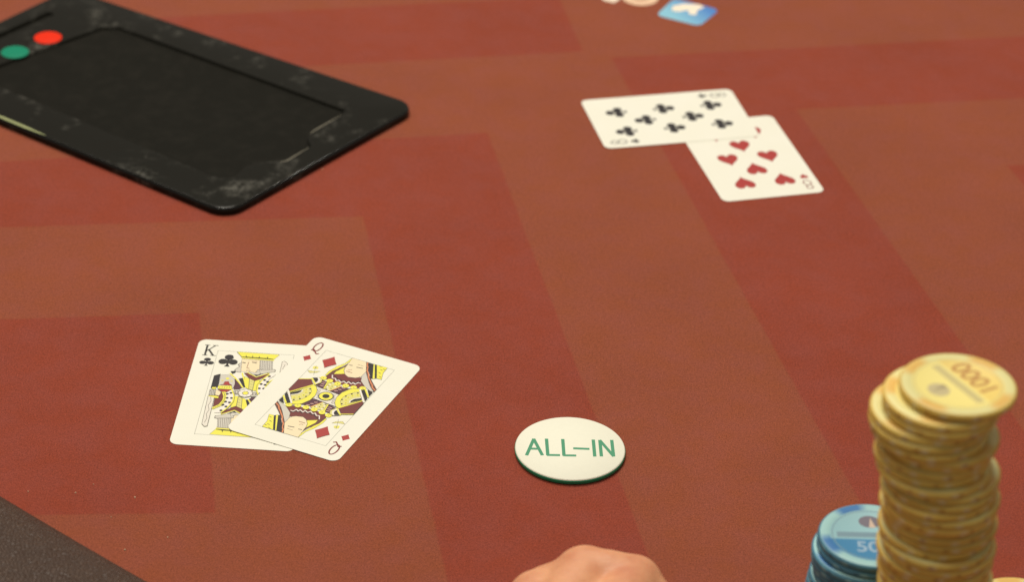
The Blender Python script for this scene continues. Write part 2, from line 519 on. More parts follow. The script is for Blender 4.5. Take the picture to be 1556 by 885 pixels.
QUEEN_ART=[["p","P",[[-1.79,1.57],[-1.5,1.62],[-1.24,1.77],[-1.34,1.58],[-1.61,1.43]]],
["c","P",0.13,[-1.57,1.95]],
["l","D",0.02,[[-1.69,1.98],[-1.46,1.93]]],
["l","D",0.02,[[-1.55,1.84],[-1.6,2.06]]],
["l","D",0.015,[[-1.53,1.81],[-1.36,1.36]]],
["c","Y",0.05,[-1.64,1.98]],
["c","Y",0.05,[-1.48,1.94]],
["c","Y",0.05,[-1.63,1.86]],
["p","Y",[[-0.41,3.54],[-0.37,3.21],[-0.46,2.83],[-0.61,2.33],[-0.71,2.0],[-0.76,1.63],[-0.87,1.57],[-0.87,1.96],[-0.71,2.53],[-0.5,2.92],[-0.45,3.25]]],
["p","B2",[[-0.32,3.14],[-0.29,2.86],[-0.5,2.3],[-0.58,1.97],[-0.55,1.73],[-0.45,1.37],[-0.65,1.31],[-0.8,1.55],[-0.73,2.07],[-0.45,2.64]]],
["p","Y",[[-0.55,1.82],[-0.56,2.1],[-0.35,2.67],[-0.11,2.08]]],
["p","M",[[-0.76,1.57],[-0.68,1.77],[-0.12,2.1],[0.31,1.95],[0.76,2.22],[0.85,1.91],[1.28,1.56],[0.99,1.33],[-0.03,1.21],[-0.81,1.33]]],
["l","N",0.05,[[-0.53,1.75],[-0.33,1.66],[-0.19,1.53],[-0.1,1.61],[0.09,1.5],[0.13,1.61],[0.33,1.52],[0.36,1.69],[0.54,1.58],[0.56,1.71],[0.7,1.65],[0.75,1.83],[0.89,1.84]]],
["l","W",0.05,[[-0.58,1.76],[-0.46,1.52],[-0.32,1.56],[-0.19,1.41],[-0.11,1.51],[0.07,1.38],[0.14,1.54],[0.33,1.43],[0.35,1.61],[0.55,1.49],[0.58,1.64],[0.72,1.55],[0.78,1.75],[0.92,1.74]]],
["p","S",[[-0.4,3.48],[0.34,3.49],[0.73,2.69],[0.72,2.35],[0.61,2.15],[0.47,2.04],[0.15,1.95],[-0.07,2.07],[-0.27,2.34],[-0.34,2.59],[-0.35,2.88]]],
["l","D",0.02,[[-0.35,2.88],[-0.34,2.59],[-0.27,2.34],[-0.07,2.07],[0.15,1.95],[0.47,2.04],[0.61,2.15],[0.72,2.35]]],
["l","D",0.05,[[-0.27,2.88],[-0.11,2.91]]],
["l","D",0.055,[[0.13,2.87],[0.42,2.92]]],
["l","D",0.02,[[0.08,3.11],[0.39,3.1]]],
["l","B",0.03,[[-0.14,2.51],[-0.04,2.5],[0.03,2.58]]],
["l","B",0.045,[[-0.15,2.35],[0.15,2.35]]],
["p","G",[[0.69,2.35],[0.7,2.72],[1.26,1.95],[1.8,1.38],[1.59,1.39],[1.21,1.6],[0.84,1.94]]],
["p","B2",[[0.34,3.49],[0.46,3.5],[0.63,3.05],[0.94,2.55],[1.41,2.03],[1.26,1.95],[0.73,2.69]]],
["p","B2",[[1.16,2.09],[1.29,2.15],[1.8,1.64],[1.79,1.39],[1.43,1.74]]],
["l","O",0.055,[[0.42,3.47],[0.48,3.27],[0.63,3.09],[0.7,2.84],[0.88,2.64],[1.03,2.34],[1.26,2.09]]],
["l","O",0.055,[[1.27,2.06],[1.46,1.87],[1.57,1.68],[1.79,1.53]]],
["p","N",[[0.47,3.49],[0.71,3.52],[1.23,2.37],[1.16,2.29],[0.68,2.99]]],
["p","Y",[[0.72,3.51],[0.79,3.51],[1.34,2.42],[1.25,2.33]]],
["p","N",[[0.78,3.52],[0.91,3.51],[1.39,2.45],[1.32,2.41]]],
["p","Y",[[0.89,3.5],[1.44,3.51],[1.45,3.02],[1.63,2.49],[1.41,2.46]]],
["l","D",0.035,[[1.04,3.47],[1.17,3.43]]],
["l","D",0.035,[[1.21,3.22],[1.34,3.19]]],
["l","D",0.035,[[1.25,2.96],[1.38,2.92]]],
["l","D",0.035,[[1.42,2.67],[1.55,2.63]]],
["l","D",0.035,[[1.32,3.32],[1.45,3.29]]],
["p","V",[[-0.87,1.16],[-0.5,1.1],[-0.39,0.51],[-0.86,0.63]]],
["l","K",0.04,[[-0.71,0.99],[-0.56,1.01]]],
["l","K",0.04,[[-0.69,0.85],[-0.54,0.86]]],
["l","K",0.04,[[-0.67,0.7],[-0.51,0.71]]],
["p","P",[[-0.44,1.09],[0.23,1.11],[-0.07,0.47],[-0.35,0.57]]],
["c","W",0.05,[-0.3,0.98]],
["c","W",0.05,[-0.3,0.73]],
["c","W",0.05,[0.01,0.92]],
["c","W",0.05,[-0.19,0.57]],
["c","N",0.03,[-0.31,0.87]],
["c","N",0.03,[-0.13,0.88]],
["c","N",0.03,[-0.1,0.7]],
["c","N",0.03,[0.07,0.98]],
["c","N",0.03,[-0.28,0.6]],
["l","Y",0.06,[[-0.49,1.13],[-0.38,0.49]]],
["l","O",0.04,[[-0.07,0.47],[0.25,1.08]]],
["p","V",[[-0.03,0.51],[0.28,1.01],[0.79,1.11],[0.46,0.45]]],
["l","K",0.045,[[0.13,0.61],[0.25,0.67]]],
["l","K",0.045,[[0.24,0.79],[0.36,0.85]]],
["l","K",0.045,[[0.35,0.97],[0.47,1.03]]],
["p","F",[[-0.78,0.51],[0.44,0.4],[0.48,0.1],[-0.08,0.06],[-0.6,-0.17]]],
["l","D",0.02,[[-0.67,0.4],[-0.58,-0.08]]],
["l","D",0.02,[[-0.61,0.4],[-0.51,-0.08]]],
["l","D",0.02,[[-0.54,0.4],[-0.45,-0.08]]],
["l","D",0.02,[[-0.48,0.4],[-0.39,-0.08]]],
["l","D",0.02,[[0.19,0.32],[0.23,0.09]]],
["l","D",0.02,[[0.26,0.32],[0.29,0.1]]],
["l","D",0.02,[[0.32,0.32],[0.36,0.1]]],
["l","N",0.03,[[-0.78,0.53],[0.43,0.42]]],
["l","W",0.04,[[-0.76,0.49],[0.45,0.38]]],
["c","Y",0.16,[-0.82,1.31]],
["c","Y",0.16,[-0.45,1.24]],
["c","Y",0.16,[-0.02,1.2]],
["c","Y",0.16,[0.4,1.22]],
["c","Y",0.16,[0.8,1.26]],
["c","Y",0.16,[1.2,1.4]],
["c","D",0.025,[-0.82,1.31]],
["c","D",0.025,[-0.44,1.22]],
["c","D",0.025,[-0.01,1.18]],
["c","D",0.025,[0.4,1.2]],
["c","D",0.025,[0.81,1.25]],
["c","D",0.025,[1.21,1.39]],
["p","Y",[[0.95,-0.57],[0.79,-0.53],[0.59,-0.23],[0.48,0.16],[0.52,0.62],[0.72,1.05],[1.08,1.28],[1.32,0.95],[1.6,0.51],[1.25,-0.07]]],
["l","D",0.02,[[0.86,-0.57],[0.76,-0.5],[0.58,-0.24],[0.47,0.17],[0.5,0.63],[0.71,1.06],[1.07,1.29]]],
["p","P",[[0.99,-0.35],[0.78,-0.05],[0.74,0.27],[0.84,0.64],[1.03,0.94],[1.22,1.08],[1.48,0.67],[1.58,0.52],[1.24,-0.04]]],
["c","N",0.05,[0.93,-0.2]],
["c","N",0.05,[0.78,0.11]],
["c","N",0.05,[0.81,0.44]],
["c","N",0.05,[0.98,0.73]],
["c","N",0.05,[1.19,0.93]],
["c","Y",0.075,[1.07,-0.06]],
["c","Y",0.075,[0.97,0.15]],
["c","Y",0.075,[0.96,0.4]],
["c","Y",0.075,[1.07,0.62]],
["c","Y",0.075,[1.26,0.77]],
["c","N",0.025,[1.07,-0.06]],
["c","N",0.025,[0.97,0.15]],
["c","N",0.025,[0.96,0.4]],
["c","N",0.025,[1.07,0.62]],
["c","N",0.025,[1.26,0.77]],
["p","N",[[1.22,0.04],[1.19,0.23],[1.26,0.43],[1.52,0.64],[1.59,0.52]]],
["l","W",0.05,[[1.21,0.05],[1.17,0.2],[1.24,0.42],[1.49,0.64]]],
["p","M",[[0.98,-0.59],[1.66,0.44],[1.81,0.27],[1.8,-0.21],[1.8,-0.69],[1.3,-0.95]]],
["l","Y",0.06,[[0.96,-0.58],[1.66,0.45]]],
["l","Y",0.05,[[1.29,-0.97],[1.79,-0.71]]],
["p","P",[[0.88,-0.64],[0.73,-0.92],[0.81,-1.19],[1.01,-1.25],[1.26,-1.08]]],
["p","W",[[0.91,-0.71],[0.81,-0.91],[0.9,-1.14],[1.05,-1.23],[1.26,-1.08]]],
["p","N",[[0.98,-0.79],[1.26,-1.08],[1.07,-1.19],[0.95,-1.04],[0.92,-0.86]]],
["l","Y",0.07,[[0.89,-0.63],[1.29,-1.04]]],
["p","N",[[1.2,1.23],[1.35,1.35],[1.78,0.74],[1.78,0.5]]],
["p","N",[[1.45,1.4],[1.78,1.3],[1.76,0.95]]],
["l","W",0.08,[[1.15,1.23],[1.78,0.38]]],
["l","Y",0.08,[[1.38,1.34],[1.77,0.86]]]]
GOLD_XY=[(16.4, -22.06), (15.83, -22.17), (15.84, -22.22), (15.43, -22.1), (15.41, -22.2), (15.51, -22.23), (16.03, -22.1), (16.02, -21.89), (15.83, -21.94), (15.79, -21.95), (15.88, -22.17), (16.27, -22.05), (16.23, -22.15), (16.14, -22.19), (16.37, -22.22), (16.34, -22.17), (16.24, -21.89), (16.37, -21.93), (16.48, -21.94), (16.29, -21.94), (16.38, -22.18), (16.52, -22.14), (16.33, -22.01), (16.52, -21.97), (16.49, -21.92), (16.47, -21.91), (16.61, -22.02), (16.54, -22.06), (16.56, -22.07), (16.78, -21.89), (16.68, -22.04), (16.79, -21.9), (16.89, -21.91), (16.82, -22.06), (16.87, -22.02), (16.86, -22.2), (16.87, -21.93), (16.99, -22.24), (17.02, -22.15), (17.03, -22.07), (17.06, -21.86), (17.08, -22.09), (17.14, -22.01), (17.26, -22.12), (17.26, -22.13), (17.23, -21.9), (17.25, -22.24), (17.4, -21.95), (17.36, -22.17), (17.42, -22.19)]

LINT=[(-18.82, -8.39, 0.05), (-20.9, -8.43, 0.035), (-16.19, -8.56, 0.055), (-18.14, -7.7, 0.03), (-17.01, -10.06, 0.035), (-14.39, -11.36, 0.05), (-16.09, -12.36, 0.055), (-10.35, 21.54, 0.045), (17.56, 2.24, 0.04)]
LINT_LABEL=['pale lint fleck above the left rail, nearest the brown strip', 'tiny pale speck on the red felt just above the dark rail end', 'pale lint fleck on the red felt below the king of clubs', 'tiny pale speck above the lint flecks near the rail', 'faint speck on the edge between red and brown felt by the rail', 'thin pale fleck on the brown felt under the king of clubs', 'round white speck on the brown felt close to the rail', 'pale speck on the red felt just below the black plate', 'white speck on the felt left of the tall gold stack']
HAND=(3.4,-16.8,0)

PI = math.pi
# king of clubs
king = card('playing_card', 'king of clubs lying half under the queen of diamonds', (-12.211, -0.119, 0.004), (0, 0, -0.042))
sh = []
frame_lines(sh)
sh += court(KING_ART)
sh.append(('G', [disc((0, 0), 0.34, 20)])); sh.append(('D', stroke(disc((0, 0), 0.34, 20), 0.025, True)))
sh.append(('W', [disc((0.23 * math.cos(k * PI / 4), 0.23 * math.sin(k * PI / 4)), 0.085, 10) for k in range(8)]))
sh.append(('D', [disc((0, 0), 0.15, 14)])); sh.append(('Y', [disc((0, 0), 0.125, 14)]))
print_mesh('court_picture', sh, king, Z1)


def letter_k(c):
    f = lambda x, y: (c[0] + x * 0.84, c[1] + y)
    st = []
    st += stroke([f(-.2, .45), f(-.2, -.45)], 0.10)
    st += stroke([f(-.34, .44), f(-.06, .44)], 0.05) + stroke([f(-.34, -.44), f(-.06, -.44)], 0.05)
    st += stroke([f(.27, .44), f(-.17, -.08)], 0.06)
    st += stroke([f(-.06, .07), f(.27, -.44)], 0.10)
    st += stroke([f(.12, .44), f(.42, .44)], 0.05) + stroke([f(.12, -.44), f(.42, -.44)], 0.05)
    return st


for flip in (0, 1):
    g = (lambda p: rot180(p)) if flip else (lambda p: p)
    print_mesh('rank_letter', [('C', g(letter_k((-2.22, 3.48))))], king, Z1)
    print_mesh('corner_pip', [('N', g(club((-2.2, 2.47), 0.69, 1, 1.12)))], king, Z1)
    print_mesh('suit_pip', [('N', g(club((-1.205, 2.67), 1.0)))], king, Z1 + 0.05 * 0.4)

# queen of diamonds, its left side raised on the king
queen = card('playing_card', 'queen of diamonds lying tilted across the king of clubs', (-8.458, -0.175, 0.036), (0, math.radians(0.55), -0.405))
sh = []
frame_lines(sh)
sh += court(QUEEN_ART)
sh.append(('N', [disc((0, 0), 0.36, 20)])); sh.append(('Y', [disc((0, 0), 0.32, 20)])); sh.append(('N', [disc((0, 0), 0.17, 16)]))
print_mesh('court_picture', sh, queen, Z1)


def letter_q(c):
    f = lambda x, y: (c[0] + x, c[1] + y)
    st = stroke([f(0.17 * math.cos(k * PI / 12) * (1.0 if k % 24 else 1.0), 0.07 + 0.40 * math.sin(k * PI / 12)) for k in range(24)], 0.072, True)
    st += stroke([f(-.17, -.30), f(-.06, -.2), f(.06, -.36), f(.2, -.5), f(.3, -.42)], 0.075)
    return st


for flip in (0, 1):
    g = (lambda p: rot180(p)) if flip else (lambda p: p)
    print_mesh('rank_letter', [('T', g(letter_q((-2.3, 3.5))))], queen, Z1)
    print_mesh('corner_pip', [('R', g(diamond((-2.32, 2.5), 0.58, 1, 0.76)))], queen, Z1)
    print_mesh('suit_pip', [('R', g(diamond((-1.2, 2.64), 1.06)))], queen, Z1 + 0.05 * 0.4)


def digit_8(c):
    st = []
    for cy, ry, rx in ((0.22, 0.2, 0.17), (-0.22, 0.25, 0.21)):
        st += stroke([(c[0] + rx * math.cos(k * PI / 9), c[1] + cy + ry * math.sin(k * PI / 9)) for k in range(18)], 0.06, True)
    return st


def eight(root, suit, ink, index_ink, size):
    d = 0.14 if suit is heart else 0.0
    spots = [(-1.12, 2.75 - d, 1), (1.12, 2.75 - d, 1), (0, 1.38 - d, 1), (-1.14, -d, 1), (1.14, -d, 1), (0, -1.38 + d, -1), (-1.12, -2.75 + d, -1), (1.12, -2.75 + d, -1)]
    for x, y, f in spots:
        print_mesh('suit_pip', [(ink, suit((x, y), size, f))], root, Z1)
    for flip in (0, 1):
        g = (lambda p: rot180(p)) if flip else (lambda p: p)
        print_mesh('rank_number', [(index_ink, g(digit_8((-2.23, 3.5))))], root, Z1)
        print_mesh('corner_pip', [(ink, g(suit((-2.27, 2.56), 0.5)))], root, Z1)


hearts = card('playing_card', 'eight of hearts lying partly under the eight of clubs', (12.53, 24.64, 0.004), (0, 0, 0.269))
eight(hearts, heart, 'R', 'T', 1.28)
clubs = card('playing_card', 'eight of clubs lying across the top corner of the eight of hearts', (8.36, 28.77, 0.025), (0, 0, 0.244 - PI / 2))
eight(clubs, club, 'N', 'C', 1.2)

# ------------------------------------------------------------------ ALL-IN button
def lathe(prof, n=64):
    """closed solid of revolution from (radius, height) pairs, bottom to top"""
    vs, fs = [], []
    for r, z in prof:
        for k in range(n):
            a = 2 * PI * k / n; vs.append((r * math.cos(a), r * math.sin(a), z))
    m = len(prof)
    for i in range(m - 1):
        for k in range(n):
            fs.append((i * n + k, i * n + (k + 1) % n, (i + 1) * n + (k + 1) % n, (i + 1) * n + k))
    fs.append(tuple(range(n - 1, -1, -1))); fs.append(tuple(range((m - 1) * n, m * n)))
    return vs, fs


GREEN = plain('green_acrylic', srgb(12, 146, 104), 0.35, 0.1)
GREEN_CUT = plain('green_engraving', srgb(66, 146, 108), 0.6)
BUTTON_FACE = plain('cream_acrylic', srgb(237, 236, 218), 0.55, 0.02, 0.2)
bx, by = 2.908, -3.871
btn = empty('all_in_button', (bx, by, 0.0))
tag(btn, 'round cream ALL-IN button with a green edge lying on the felt', 'poker button')
v, f = lathe([(2.40, 0.02), (2.50, 0.06), (2.52, 0.20), (2.50, 0.235)])
soft_normals(mesh_obj('green_base', v, f, GREEN, btn))
v, f = lathe([(2.497, 0.236), (2.49, 0.262), (2.44, 0.30)])
soft_normals(mesh_obj('cream_face', v, f, BUTTON_FACE, btn), 50)
LET = {
    'A': [[(0.95, -4.58), (1.25, -3.31), (1.65, -4.53)], [(1.09, -4.08), (1.5, -4.06)]],
    'L': [[(1.83, -3.27), (1.9, -4.52), (2.42, -4.50)]],
    'L2': [[(2.57, -3.25), (2.63, -4.50), (3.15, -4.48)]],
    'hyphen': [[(3.08, -3.92), (3.75, -3.92)]],
    'I': [[(3.96, -3.20), (4.02, -4.47)]],
    'N': [[(4.32, -4.44), (4.26, -3.21), (4.87, -4.41), (4.80, -3.17)]],
}
for key, lines in LET.items():
    polys = []
    for ln in lines: polys += stroke([(x - bx, y - by) for x, y in ln], 0.155)
    print_mesh('hyphen_mark' if key == 'hyphen' else 'engraved_letter', [(GREEN_CUT, polys)], btn, 0.3012)

# ------------------------------------------------------------------ black plate
RIM_REFLECTION = [(-29.3, 25.95), (-28.0, 25.05), (-26.6, 24.08), (-25.4, 23.25)]  # greenish reflection on the left rim, drawn as a pale strip


def plate_material():
    t = NT('scuffed_black_plastic')
    n1 = t.noise(38.0, 6.0, 0.65); n2 = t.noise(260.0, 5.0, 0.7)
    streak = t.node('ShaderNodeMapping'); streak.inputs['Rotation'].default_value = (0, 0, 0.58)
    streak.inputs['Scale'].default_value = (30, 190, 60)
    t.link(t.obj(), streak.inputs['Vector'])
    n3 = t.noise(1.0, 5.0, 0.7, vec=streak.outputs[0])
    near = t.node('ShaderNodeVectorMath', operation='DISTANCE'); t.link(t.obj(), near.inputs[0]); near.inputs[1].default_value = (0.068, -0.112, 0.0046)
    wear = t.ramp(near.outputs['Value'], 0.012, 0.075, 0.06, 0.0)
    n1 = t.math('ADD', n1, wear)
    dust = t.math('MULTIPLY', t.ramp(n1, 0.53, 0.72), t.ramp(n2, 0.40, 0.66))
    scr = t.math('MULTIPLY', t.ramp(n3, 0.60, 0.78), t.ramp(n1, 0.42, 0.62))
    dirt = t.math('ADD', dust, t.math('MULTIPLY', scr, 0.5), clamp=True)
    t.base(t.mix(dirt, srgb(26, 25, 20), srgb(100, 98, 90)))
    t.rough(t.ramp(dirt, 0.0, 1.0, 0.3, 0.62)); t.b.inputs['Specular IOR Level'].default_value = 0.12
    t.bump(n2, 0.05, 0.0003)
    return t.m


def well_material():
    t = NT('matt_black_panel')
    n1 = t.noise(120.0, 5.0, 0.65)
    t.base(t.mix(t.ramp(n1, 0.45, 0.8), srgb(24, 23, 18), srgb(33, 31, 26)))
    t.rough(0.75); t.b.inputs['Specular IOR Level'].default_value = 0.08
    t.bump(t.noise(900.0, 2.0), 0.08, 0.0002)
    return t.m


def rounded(poly, r, n=8):
    out = []
    P = [Vector(p) for p in poly]
    for i, p in enumerate(P):
        a, b = P[i - 1], P[(i + 1) % len(P)]
        u, w = (a - p).normalized(), (b - p).normalized()
        ang = u.angle(w); d = r / math.tan(ang / 2)
        c = p + (u + w).normalized() * (r / math.sin(ang / 2))
        s, e = p + u * d - c, p + w * d - c
        a0 = math.atan2(s.y, s.x); da = (math.atan2(e.y, e.x) - a0 + PI) % (2 * PI) - PI
        for k in range(n + 1):
            q = a0 + da * k / n
            out.append((c.x + r * math.cos(q), c.y + r * math.sin(q)))
    return out


def inset(poly, d):
    """move a counter-clockwise outline inwards by d"""
    n, out = len(poly), []
    for i in range(n):
        a, p, b = Vector(poly[i - 1]), Vector(poly[i]), Vector(poly[(i + 1) % n])
        e1, e2 = (p - a).normalized(), (b - p).normalized()
        m = (Vector((-e1.y, e1.x)) + Vector((-e2.y, e2.x))).normalized()
        out.append((p.x + m.x * d, p.y + m.y * d))
    return out


def black_plate():
    root = empty('black_plate', (-20.8, 28.9, 0))
    tag(root, 'flat scuffed black plastic plate with a sunken panel and red and green dots', 'plastic plate')
    off = lambda pts: [(x + 20.8, y - 28.9) for x, y in pts]
    ccw = lambda p: p if sum(p[i - 1][0] * p[i][1] - p[i][0] * p[i - 1][1] for i in range(len(p))) > 0 else p[::-1]
    T = 0.46
    out = ccw(rounded(off([(-5.5, 28.42), (-14.8, 15.72), (-35.2, 29.8), (-27.0, 41.6)]), 1.25, 10))
    well = off([(-23.39, 36.68), (-9.55, 27.49), (-9.66, 27.0), (-10.34, 25.97), (-10.99, 25.08), (-11.24, 24.62), (-11.34, 24.2), (-11.27, 23.79),
                (-11.08, 23.21), (-12.24, 21.59), (-12.6, 21.42), (-13.13, 21.35), (-13.98, 21.02), (-14.45, 20.45), (-14.85, 19.5), (-15.6, 19.35), (-16.3, 19.75),
                (-30.3, 29.7), (-30.2, 30.4), (-24.3, 36.6)])
    well = ccw(well)
    groove = ccw(rounded(off([(-31.2, 33.6), (-30.75, 33.25), (-27.25, 37.95), (-27.7, 38.3)]), 0.22, 5))
    levels = [(inset(out, 0.10), 0.0), (inset(out, 0.02), 0.05), (out, 0.13), (out, T - 0.16), (inset(out, 0.035), T - 0.07), (inset(out, 0.12), T - 0.015), (inset(out, 0.2), T)]
    vs, fs, n = [], [], len(out)
    for lv, z in levels: vs += [(x, y, z) for x, y in lv]
    for i in range(len(levels) - 1):
        for k in range(n):
            fs.append((i * n + k, i * n + (k + 1) % n, (i + 1) * n + (k + 1) % n, (i + 1) * n + k))
    fs.append(tuple(range(n - 1, -1, -1)))
    top = vs[-n:]
    loops = [[Vector(p) for p in top]]
    base = len(vs) - n
    flat = list(range(base, base + n))
    floors = []
    for ring, depth in ((well, 0.17), (groove, 0.2)):
        m = len(ring)
        b0 = len(vs); vs += [(x, y, T) for x, y in ring]
        b1 = len(vs); vs += [(x, y, T - 0.05) for x, y in inset(ring, 0.05)]
        b2 = len(vs); vs += [(x, y, T - depth) for x, y in inset(ring, 0.07)]
        for k in range(m):
            fs.append((b0 + k, b0 + (k + 1) % m, b1 + (k + 1) % m, b1 + k))
            fs.append((b1 + k, b1 + (k + 1) % m, b2 + (k + 1) % m, b2 + k))
        loops.append([Vector((x, y, T)) for x, y in ring[::-1]])
        flat += list(range(b0, b0 + m))[::-1]
        floors.append((inset(ring, 0.07), T - depth))
    for tri in tessellate_polygon(loops):
        a, c, d = (Vector(vs[flat[i]]) for i in tri)
        t = tri if (c - a).cross(d - a).z > 0 else tri[::-1]
        fs.append(tuple(flat[i] for i in t))
    rim = plain('polished_black_edge', srgb(20, 19, 16), 0.12, 0.0, 0.3)
    body = mesh_obj('plate_body', vs, fs, [plate_material(), rim], root, [1 if 3 * n <= k < 5 * n else 0 for k in range(len(fs))])
    soft_normals(body, 40)
    wm = well_material()
    for (ring, z), nm in zip(floors, ('sunken_panel', 'slot_floor')):
        v3 = [Vector((x, y, 0)) for x, y in ring]
        f2 = [tri if (v3[tri[1]] - v3[tri[0]]).cross(v3[tri[2]] - v3[tri[0]]).z > 0 else tri[::-1] for tri in tessellate_polygon([v3])]
        mesh_obj(nm, [(x, y, z + 0.002) for x, y in ring], f2, wm, root)
    edge_glint = plain('grey_edge_highlight', srgb(128, 122, 104), 0.5, 0.25); streak = plain('greenish_reflection', srgb(158, 164, 112), 0.5, 0.2)  # light caught by the recess edges and the rim reflection, painted as pale strips
    for pts, m, wd in (([(-9.75, 26.85), (-10.42, 25.9), (-11.05, 25.0), (-11.27, 24.6)], edge_glint, 0.07), ([(-11.2, 23.05), (-12.24, 21.5), (-12.6, 21.34)], edge_glint, 0.09), (RIM_REFLECTION, streak, 0.2)):
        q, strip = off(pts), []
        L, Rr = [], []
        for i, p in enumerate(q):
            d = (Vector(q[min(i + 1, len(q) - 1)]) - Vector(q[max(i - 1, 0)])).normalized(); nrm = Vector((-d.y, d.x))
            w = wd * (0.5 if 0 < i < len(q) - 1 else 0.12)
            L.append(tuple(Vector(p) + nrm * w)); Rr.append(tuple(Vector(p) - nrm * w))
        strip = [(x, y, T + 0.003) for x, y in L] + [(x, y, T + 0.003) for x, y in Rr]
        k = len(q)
        mesh_obj('painted_highlight', strip, [(k + i, k + i + 1, i + 1, i) for i in range(k - 1)], m, root)
    for (x, y), col, nm, lab in (((-27.17, 34.84), srgb(226, 42, 6), 'signal_dot', 'bright orange red round dot'), ((-28.72, 32.87), srgb(14, 128, 98), 'signal_dot', 'green round dot')):
        v, f = lathe([(0.79, T - 0.02), (0.79, T + 0.03), (0.74, T + 0.055)], 40)
        o = mesh_obj(nm, v, f, plain('red_dot_plastic' if col[0] > 0.5 else 'green_dot_plastic', col, 0.6, 0.0, 0.15), root)
        o.location = Vector((x + 20.8, y - 28.9, 0)) * CM
        soft_normals(o, 50); o['label'] = lab


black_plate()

# ------------------------------------------------------------------ chips
def chip_material(name, edge, edge2, spot, ring, patch, centre, lower, dark, R=2.15):
    """moulded chip: coloured side with printed spots, ring, patches and centre on the face"""
    t = NT(name)
    sep = t.node('ShaderNodeSeparateXYZ'); t.link(t.obj(), sep.inputs[0])
    x, y, z = sep.outputs
    r = t.math('SQRT', t.math('ADD', t.math('MULTIPLY', x, x), t.math('MULTIPLY', y, y)))
    ang = t.math('ARCTAN2', y, x)
    rnd = t.node('ShaderNodeObjectInfo').outputs['Random']
    wob = t.noise(160.0, 3.0)
    cyc = t.math('SINE', t.math('ADD', t.math('MULTIPLY', ang, 4.0), 0.0))
    pat = t.ramp(t.math('ADD', cyc, t.math('MULTIPLY', wob, 0.3)), 0.1, 0.9)
    face = t.math('GREATER_THAN', z, 0.00315)
    inring = t.ramp(r, R * CM * 0.765, R * CM * 0.795)
    rim = t.ramp(r, R * CM * 0.93, R * CM * 0.96)
    up = t.ramp(y, -0.0032, -0.0026)
    mid = t.mix(up, lower, centre)
    ringc = t.mix(t.math('MULTIPLY', pat, t.math('SUBTRACT', 1.0, t.math('MULTIPLY', rim, 0.6))), ring, patch)
    facec = t.mix(inring, mid, ringc)
    # side: base colour with pale lozenges and small dark marks
    cyc2 = t.math('SINE', t.math('ADD', t.math('MULTIPLY', ang, 11.0), t.math('MULTIPLY', rnd, 6.0)))
    band = t.math('LESS_THAN', t.math('ABSOLUTE', t.math('SUBTRACT', z, 0.00165)), 0.0009)
    sp = t.math('MULTIPLY', t.ramp(t.math('ADD', cyc2, t.math('MULTIPLY', wob, 0.3)), 0.7, 1.15), t.math('MULTIPLY', band, 0.8))
    cyc3 = t.math('SINE', t.math('ADD', t.math('MULTIPLY', ang, 7.0), 0.4))
    dk = t.math('MULTIPLY', t.math('MULTIPLY', t.ramp(cyc3, 0.9, 1.0), band), 0.5)
    sidec = t.mix(sp, t.mix(t.ramp(t.noise(60.0, 2.0), 0.3, 0.7), edge, edge2), spot)
    sidec = t.mix(dk, sidec, dark)
    c = t.mix(face, sidec, facec)
    hsv = t.node('ShaderNodeHueSaturation')
    t.val(hsv.inputs['Value'], t.ramp(rnd, 0.0, 1.0, 0.88, 1.1)); t.link(c, hsv.inputs['Color'])
    t.base(hsv.outputs[0])
    t.rough(0.46)
    t.b.inputs['Specular IOR Level'].default_value = 0.35
    return t.m


GOLD = chip_material('gold_chip_clay', srgb(228, 196, 100), srgb(212, 172, 76), srgb(222, 204, 156), srgb(222, 214, 148), srgb(222, 180, 94), srgb(243, 227, 140), srgb(236, 208, 114), srgb(150, 84, 36))
BLUE = chip_material('blue_chip_clay', srgb(84, 140, 160), srgb(66, 120, 146), srgb(120, 168, 176), srgb(160, 204, 204), srgb(64, 122, 180), srgb(152, 196, 204), srgb(72, 138, 182), srgb(34, 62, 90))
TENS = ['', '', 'twent', 'thirt', 'fort', 'fift']
ONES = ['', 'first', 'second', 'third', 'fourth', 'fifth', 'sixth', 'seventh', 'eighth', 'ninth']
ORD = ['first'] + ONES[2:] + ['tenth', 'eleventh', 'twelfth', 'thirteenth', 'fourteenth', 'fifteenth', 'sixteenth', 'seventeenth', 'eighteenth', 'nineteenth']
for q in range(20, 51): ORD.append(TENS[q // 10] + ('ieth' if q % 10 == 0 else 'y-' + ONES[q % 10]))
CR, CT = 2.15, 0.33
cv, cf = lathe([(CR - 0.13, 0.0), (CR - 0.05, 0.025), (CR, 0.085), (CR, CT - 0.085), (CR - 0.05, CT - 0.025), (CR - 0.13, CT), (CR * 0.80, CT), (CR * 0.79, CT - 0.012)], 72)
proto = mesh_obj('poker_chip', cv, cf, GOLD, smooth=False)
soft_normals(proto, 45)
gold_mesh = proto.data
blue_mesh = gold_mesh.copy(); blue_mesh.materials[0] = BLUE
bpy.data.objects.remove(proto)


def chip(mesh, x, y, z, rz, label, group, tilt=(0, 0)):
    o = bpy.data.objects.new('poker_chip', mesh)
    COL.objects.link(o)
    o.location = Vector((x, y, z)) * CM
    o.rotation_euler = (tilt[0], tilt[1], rz)
    return tag(o, label, 'poker chip', group)


